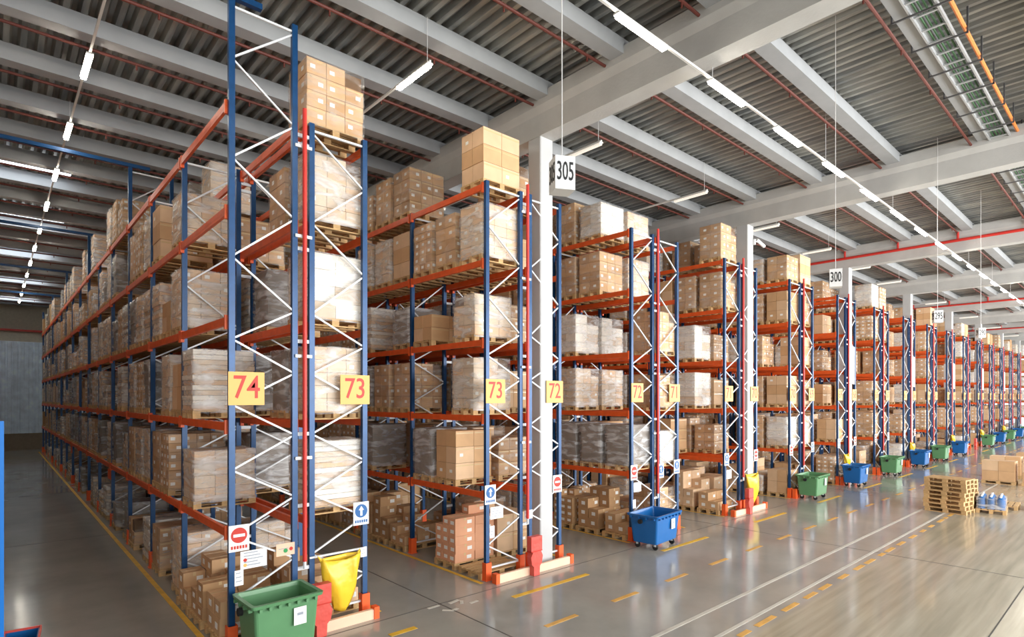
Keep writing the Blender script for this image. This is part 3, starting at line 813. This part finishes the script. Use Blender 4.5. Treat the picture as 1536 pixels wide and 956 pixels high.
notice(2.86, 1.10, 0.13, 0.24, 'narrow white paper notice low on the post by the green bin', lines=3)
notice(3.58, 1.42, 0.30, 0.2, 'cream sign with green and red dots above the green bin rim', m=M_guard, lines=1, extra=[(0.0, -0.02, 0.035, M_markG), (0.09, 0.0, 0.03, M_signred)])
notice(4.98, 1.13, 0.12, 0.18, 'tiny white tag on the right post above the yellow bag', lines=2)
notice(rowx(1)+0.25, 1.42, 0.36, 0.26, 'white information board on the second rack end by the empty pallet', lines=4)
notice(rowx(1)+0.12, 1.02, 0.13, 0.26, 'narrow white paper on the second rack left post', lines=3)
notice(rowx(1)+1.2, 1.25, 0.26, 0.2, 'white notice between the posts of the second double rack', lines=2)
notice(rowx(2)+0.22, 1.45, 0.34, 0.26, 'white information board over the nearest blue bin', lines=4)
notice(rowx(2)+0.08, 1.0, 0.13, 0.24, 'narrow white paper behind the nearest blue bin', lines=3)
notice(rowx(3)+0.22, 1.35, 0.34, 0.30, 'white information board on the fourth rack end', lines=4)

# red sprinkler drop pipes in the flue gap of every double rack
for k in range(NROW):
    t = thing('sprinkler_riser', 'thin vertical red pipe in the gap between the posts of the %s double rack' % ORD[k], 'pipe', (rowx(k)+D+G/2-0.01, Y0-0.09, 0), 0, 'red pipes at the rack ends')
    MB().tube((0, 0, 1.18), (0, 0, 8.72), 0.036, 12).build('pipe', M_red, t)
    m = MB()
    for z in (2.9, 4.6, 6.6, 8.1): m.box(-0.14, 0.14, 0.03, 0.06, z-0.025, z+0.025)
    m.build('clamp', M_galv, t)
    MB().tube((0, 0, 1.06), (0, 0, 1.18), 0.028, 10).build('end_cap', M_galv, t)

# timber end guards on the floor, with orange end plates
for k in range(NROW):
    x0, x1 = rowx(k)-0.0, rowx(k)+2*D+G+0.05
    if k == 0: x0 = rowx(0)+1.15
    if k in (2,) or k >= 4: continue
    t = thing('end_guard', 'pale timber guard board on the floor across the %s rack row end' % ORD[k], 'guard', ((x0+x1)/2, Y0-0.3, 0), 0, 'timber guards at rack ends')
    w_ = (x1-x0)/2
    MB().prism([(-0.05, 0.0), (0.05, 0.0), (0.05, 0.15), (0.035, 0.17), (-0.035, 0.17), (-0.05, 0.15)], 'x', -w_, w_).build('board', M_guard, t)
    for e in (-1, 1):
        MB().box(e*w_-0.05, e*w_+0.05, -0.07, 0.07, 0, 0.21).build('end_plate', M_footor, t)
for k in (2, 4, 5, 6, 7, 8, 9, 10):
    x0 = rowx(k)
    t = thing('post_protector', 'orange steel protector at the foot of the %s double rack left post' % ORD[k], 'guard', (x0+0.05, Y0-0.22, 0), 0, 'orange protectors at rack feet')
    MB().box(-0.11, 0.11, -0.03, 0.0, 0, 0.36).box(-0.11, -0.08, 0, 0.1, 0, 0.36).box(0.08, 0.11, 0, 0.1, 0, 0.36).build('shield', M_footor, t)
    MB().box(-0.16, 0.16, -0.07, 0.1, 0, 0.012).build('base_plate', M_footor, t)
    MB().box(-0.05+0.22, 0.05+0.22, -0.03, 0.03, 0, 0.3).build('stub_post', M_footor, t)

# hanging bags
def bag(name, label, x, y, ztop, w_, h_, m, seed, deep=0.16, point=0.35):
    rng = random.Random(seed); t = thing(name, label, 'bag', (x, y, ztop), 0, None)
    bm = bmesh.new(); NU, NV = 22, 14; grid = []
    for j in range(NV+1):
        v = j/NV; row = []
        wd = w_/2*(1-(1-point)*v**1.6); dd = deep*(0.35+0.9*math.sin(PI*min(v*0.9+0.1, 1)))*0.8
        for i in range(NU):
            a = 2*PI*i/NU; ca, sa = math.cos(a), math.sin(a)
            xx = wd*math.copysign(abs(ca)**0.7, ca); yy = -dd*math.copysign(abs(sa)**0.8, sa)*0.7-dd*0.3
            fold = 0.034*math.sin(3*a+5*v+seed)+0.012*math.sin(7*a-3*v)
            zz = -h_*v*(1-0.04*math.cos(a*2)) - (0.10*w_*(1-abs(ca)) if j == 0 and sa > 0 else 0)
            row.append(bm.verts.new((xx+fold*ca+0.03*v*math.sin(seed), yy+fold*sa, zz)))
        grid.append(row)
    for j in range(NV):
        for i in range(NU): bm.faces.new((grid[j][i], grid[j][(i+1) % NU], grid[j+1][(i+1) % NU], grid[j+1][i]))
    bm.faces.new(grid[-1])
    me = bpy.data.meshes.new('sack'); bm.normal_update(); bm.to_mesh(me); bm.free(); me.materials.append(m)
    me.polygons.foreach_set('use_smooth', [True]*len(me.polygons))
    o = link('sack', me, t)
    so = o.modifiers.new('thick', 'SOLIDIFY'); so.thickness = 0.004
    # knotted corners over the hanging bar
    q = MB()
    for e in (-1, 1): q.tube((e*w_*0.46, -0.01, -0.03), (e*w_*0.54, 0.0, 0.05), 0.03, 8, 0, 0.008)
    q.build('corner_loop', m, t)
    return t
bag('waste_bag', 'large yellow plastic waste bag hung on the nearest rack end', 4.47, Y0-0.13, 1.18, 0.72, 0.92, M_bagY, 2)
bag('waste_bag', 'yellow plastic waste bag hung on the fourth double rack', rowx(3)+1.6, Y0-0.15, 1.25, 0.85, 1.02, M_bagY, 5)
# bar the bags hang from
for (xx, k) in ((4.47, 0), (rowx(3)+1.6, 3)):
    o = MB().bar((-0.5, 0, 0), (0.5, 0, 0.0), 0.03).build('hanging_bar', M_galv, None, (xx, Y0-0.055, 1.21))
    tag(o, 'thin grey bar carrying the %s yellow bag' % ('large' if k == 0 else 'smaller'), 'bar')
def red_guard(x, y, label):
    t = thing('red_barrier', label, 'barrier', (x, y, 0), 0, 'red shapes at rack ends')
    m = MB()
    pts = [(-0.07,0.0),(0.1,0.0),(0.11,0.2),(0.17,0.26),(0.2,0.42),(0.15,0.52),(0.18,0.55),(0.18,0.86),(-0.15,0.86),(-0.15,0.56),(-0.1,0.52),(-0.16,0.42),(-0.13,0.26),(-0.07,0.2)]
    m.prism(pts, 'y', -0.07, 0.07); m.build('body', M_bagR, t)
    MB().box(-0.15, 0.18, -0.074, 0.074, 0.53, 0.55).build('strap', M_signred, t)
    return t
red_guard(3.98, Y0-0.42, 'red plastic barrier between the green bin and the yellow bag')
red_guard(rowx(1)+1.0, Y0-0.42, 'red plastic barrier at the second rack end by the big column')
red_guard(rowx(3)+0.85, Y0-0.42, 'red plastic barrier beside the yellow bag of the fourth rack')
for k in (8, 10): red_guard(rowx(k)+1.3, Y0-0.5, 'small red barrier at the %s rack end' % ORD[k])

# waste bins
def bin_(label, x, y, m, L=1.22, W=0.78, H=0.92, rz=0.0, number=True, bagin=None):
    t = thing('waste_bin', label, 'bin', (x, y, 0), rz, None)
    bm = bmesh.new()
    def ring(l, w_, z, r=0.05):
        out = []
        for (sx, sy) in ((-1,-1),(1,-1),(1,1),(-1,1)):
            for q in range(4):
                a = math.atan2(sy, sx)-PI/4+q*PI/6
                out.append(bm.verts.new((sx*(l/2-r)+r*math.cos(a), sy*(w_/2-r)+r*math.sin(a), z)))
        return out
    L0, W0 = L*0.84, W*0.78
    rings = [ring(L0, W0, 0.16), ring(L0+0.02, W0+0.02, 0.2), ring(L-0.06, W-0.06, H-0.08), ring(L-0.06, W-0.06, H-0.06), ring(L+0.04, W+0.04, H-0.05), ring(L+0.06, W+0.06, H), ring(L-0.06, W-0.06, H), ring(L-0.09, W-0.09, H-0.06), ring(L0-0.03, W0-0.03, 0.24)]
    for a, b_ in zip(rings, rings[1:]):
        n_ = len(a)
        for i in range(n_): bm.faces.new((a[i], a[(i+1) % n_], b_[(i+1) % n_], b_[i]))
    bm.faces.new(rings[0][::-1]); bm.faces.new(rings[-1])
    bmesh.ops.recalc_face_normals(bm, faces=bm.faces)
    me = bpy.data.meshes.new('body'); bm.to_mesh(me); bm.free(); me.materials.append(m); link('body', me, t)
    rm = MB()
    for i in range(7):
        xx = -L/2+0.1+i*(L-0.2)/6; rm.box(xx-0.02, xx+0.02, -W/2-0.035, -W/2+0.02, H-0.1, H-0.05)
    for i in range(4):
        yy = -W/2+0.1+i*(W-0.2)/3; rm.box(-L/2-0.035, -L/2+0.02, yy-0.02, yy+0.02, H-0.1, H-0.05)
    rm.build('rim_rib', m, t)
    for sx in (-1, 1):
        for sy in (-1, 1):
            c = MB(); cx_, cy_ = sx*(L0/2-0.1), sy*(W0/2-0.08)
            c.tube((cx_-0.02, cy_, 0.075), (cx_+0.02, cy_, 0.075), 0.075, 16)
            wh = c.build('wheel', M_rubber, t)
            MB().box(cx_-0.035, cx_+0.035, cy_-0.03, cy_+0.03, 0.09, 0.17).build('fork', M_galv, wh)
    pv = MB().tube((-L/2+0.0, 0.05, H-0.17), (-L/2-0.06, 0.05, H-0.17), 0.06, 14).tube((L/2-0.0, 0.05, H-0.17), (L/2+0.06, 0.05, H-0.17), 0.06, 14)
    pv.build('trunnion', M_rubber, t)
    if number:
        lb_ = MB().box(L*0.08, L*0.08+0.19, -W/2+0.005, -W/2+0.012, H-0.42, H-0.16)
        lo_ = lb_.build('paper_label', M_label, t)
        MB().box(L*0.08+0.05, L*0.08+0.14, -W/2+0.003, -W/2+0.005, H-0.28, H-0.24).build('print', M_col_grey, lo_)
    return t
bin_('large green wheeled waste bin below the no-entry sign, nearest of all bins', 3.24, 8.92, M_binG, L=1.02, W=0.78, H=0.94, rz=0.03)
bin_('blue wheeled waste bin at the third double rack, nearest blue one', 13.05, 8.85, M_binB, L=1.3, W=0.86, H=0.9, rz=0.10)
far = [(4, 'G'), (5, 'B'), (6, 'G'), (7, 'B'), (8, 'G'), (9, 'B'), (11, 'G'), (12, 'B'), (13, 'G'), (14, 'B'), (15, 'G'), (16, 'B')]
XB = {4: 23.85, 5: 28.7, 6: 34.0, 7: 39.3, 8: 44.0, 9: 49.4}
for k, c in far:
    x = XB.get(k, rowx(k)+0.4)
    bin_('%s wheeled waste bin in front of the %s double rack' % ('green' if c == 'G' else 'blue', ORD[k]), x, Y0-0.62, M_binG if c == 'G' else M_binB, L=1.3, W=0.82, H=0.94, rz=0.04)
    if k in (5, 7, 9, 11, 13):
        bag('waste_bag', 'yellow bag sticking up behind the %s bin at the %s double rack' % ('green' if c == 'G' else 'blue', ORD[k]), x+0.35, Y0-0.12, 1.32, 0.5, 0.6, M_bagY, k)

# hanging bay number cubes
def cube_sign(x, y, num, label, rz):
    t = thing('hanging_number_sign', label, 'sign', (x, y, 6.0), rz, 'hanging bay number cubes')
    s_ = 0.105; h_ = 0.335
    MB().box(-s_, s_, -s_, s_, 0, h_).build('box', M_signwhite, t)
    for (lx_, ly_, r_) in ((0, -s_-0.002, 0), (-s_-0.002, 0, -PI/2), (s_+0.002, 0, PI/2), (0, s_+0.002, PI)):
        text_obj('digits', num, 0.265, M_black, t, (lx_, ly_, h_/2+0.005), (PI/2, 0, r_), 0.47)
    MB().tube((0, 0, h_), (0, 0, ZD-6.0+0.012), 0.006, 6).build('cable', M_cable, t)
rz_for = lambda fx: fx
cube_sign(4.33, 4.05, '305', 'white hanging number box reading three hundred five beside the big column top', math.radians(-28))
cube_sign(11.9, 4.05, '300', 'white hanging number box reading three hundred in mid picture', math.radians(22))
cube_sign(19.6, 4.05, '295', 'small white hanging number box over the far racks', math.radians(28))
cube_sign(25.6, 4.05, '290', 'smallest white hanging number box near the distant rack rows', math.radians(32))

# white sheets wrapped round the further columns
for m_, k in ((3, 3), (4, 4), (5, 5), (6, 6), (7, 7)):
    x = gx[m_+1]
    if x > 90: continue
    o = MB().prism([(-0.25, 4.6), (0.27, 4.55), (0.29, 6.3), (-0.22, 6.35)], 'y', -0.30, -0.213)
    o.box(-0.28, -0.213, -0.26, 0.24, 4.6, 6.32)
    o = o.build('column_sheet', M_panel, None, (x, Y0+0.2, 0))
    tag(o, 'pale plastic sheet wrapped round the %s roof column along the racks' % ORD[m_-1], 'sheet', 'sheets on the roof columns')

# camera on the second column
t = thing('security_camera', 'small white security camera on the second roof column', 'camera', (rowx(3)+1.81+0.21, Y0-0.05, 9.35))
MB().bar((0, 0, 0.1), (0.22, -0.05, 0.15), 0.035).bar((0, 0, 0), (0, 0, 0.2), 0.06).build('bracket', M_signwhite, t)
MB().tube((0.12, -0.03, 0.19), (0.5, -0.12, 0.0), 0.06, 12).build('camera_body', M_signwhite, t)

# bright blue post and a crate at the left border of the leftmost aisle
o = MB().box(-0.09, 0.09, -0.09, 0.09, 0, 3.62); o.box(-0.16, 0.16, -0.16, 0.16, 0, 0.015)
o = o.build('corner_post', M_post, None, (0.02, 9.45, 0)); tag(o, 'bright blue steel post at the left border of the leftmost aisle', 'post')
t = thing('plastic_crate', 'blue crate with red rim on the floor of the leftmost aisle, bottom corner', 'crate', (0.32, 11.1, 0), -0.1)
m = MB(); m.box(-0.2,0.2,-0.3,0.3,0,0.02); 
for (a,b_,c,d_) in ((-0.2,-0.18,-0.3,0.3),(0.18,0.2,-0.3,0.3),(-0.18,0.18,-0.3,-0.28),(-0.18,0.18,0.28,0.3)): m.box(a,b_,c,d_,0.02,0.4)
m.build('body', M_binB, t)
MB().box(-0.22,-0.2,-0.32,0.32,0.37,0.43).box(0.2,0.22,-0.32,0.32,0.37,0.43).box(-0.2,0.2,-0.32,-0.3,0.37,0.43).box(-0.2,0.2,0.3,0.32,0.37,0.43).build('rim', M_bagR, t)

# orange tags on the lowest beams of the leftmost rack
for yy in (21.6, 33.0):
    o = MB().box(-0.004, 0.004, -0.3, 0.3, -0.15, 0.15).build('beam_tag', M_footor, None, (rowx(0)-0.06, yy, 1.55))
    tag(o, 'orange plate hung under the lowest beam in the leftmost rack, %s one' % ('nearer' if yy < 25 else 'farther'), 'plate', 'orange plates under the beams')

# ---------------------------------------------------------------- goods in the open area on the right
for i in range(8):
    o = link('pallet', PALLET, None, (24.5+random.uniform(-.03,.03), 4.75+random.uniform(-.03,.03), i*0.146)); o.rotation_euler = (0, 0, PI/2+random.uniform(-.04,.04)-0.15)
    tag(o, 'wooden pallet in the tall open-floor stack, %s from the bottom' % ORD[i], 'pallet', 'stacked pallets on the open floor')
for i in range(7):
    o = link('pallet', PALLET, None, (25.75+random.uniform(-.03,.03), 4.85+random.uniform(-.03,.03), i*0.146)); o.rotation_euler = (0, 0, PI/2+random.uniform(-.04,.04)-0.15)
    tag(o, 'wooden pallet in the farther stack by the tall one, %s from the bottom' % ORD[i], 'pallet', 'second stack of pallets on the open floor')
# blue wrapped bundle on a pallet
pallet(25.6, 3.75, 0, 'wooden pallet under the blue bottle bundle', 0.1)
t = thing('bottle_bundle', 'film-wrapped bundle of blue canisters on a low pallet, open floor', 'bundle', (25.6, 3.75, PZ), 0.1)
for i in range(5):
    for j in range(3):
        x = -0.46+0.23*i; y = -0.25+0.25*j
        MB().tube((x, y, 0), (x, y, 0.34), 0.1, 14).tube((x, y, 0.34), (x, y, 0.4), 0.1, 14, 0, 0.04).build('canister', M_binB, t)
        MB().tube((x, y, 0.4), (x, y, 0.44), 0.035, 10).build('cap', M_signwhite, t)
bm = bmesh.new(); bmesh.ops.create_cube(bm, size=1)
for v in bm.verts: v.co = Vector((v.co.x*1.14, v.co.y*0.76, (v.co.z+0.5)*0.36+0.0))
me = bpy.data.meshes.new('wrap'); bm.to_mesh(me); bm.free(); me.materials.append(M_film); link('stretch_wrap', me, t)
pallet(26.95, 3.6, 0, 'empty wooden pallet right of the blue canister bundle', 0.05)
pallet(27.1, 2.6, 0, 'second empty wooden pallet near the blue canister bundle', 0.0)

def floor_load(x, y, H, style, label, rz=0, wrap=None, n=1):
    r = thing('boxed_pallet_load', label, 'pallet load', (x, y, 0), rz, 'goods on the open floor')
    link('pallet', PALLET, r); link('carton_stack', STACKS[(style, H, 0)], r, (0,0,PZ))
    if wrap: link('stretch_wrap', WRAPS[(H, wrap)], r, (0,0,PZ))
floor_load(34.3, 4.75, 0.9, 'plain', 'tan tall cartons on the open floor, front left load behind the pallet stack', PI/2)
floor_load(34.35, 3.35, 0.9, 'plain', 'tan tall cartons on the open floor, front right load', PI/2)
floor_load(37.2, 4.9, 0.9, 'plain', 'tan cartons on the open floor, second group left load', PI/2)
floor_load(37.4, 3.5, 0.9, 'kraft', 'labelled cartons on the open floor, second group right load', PI/2)
floor_load(44, 4.9, 0.62, 'plain', 'low tan cartons on the open floor, third group left load', 0)
floor_load(44.4, 3.6, 0.62, 'kraft', 'low labelled cartons on the open floor, third group right load', 0)
floor_load(52, 4.9, 0.62, 'plain', 'most distant tan load on the open floor', 0)
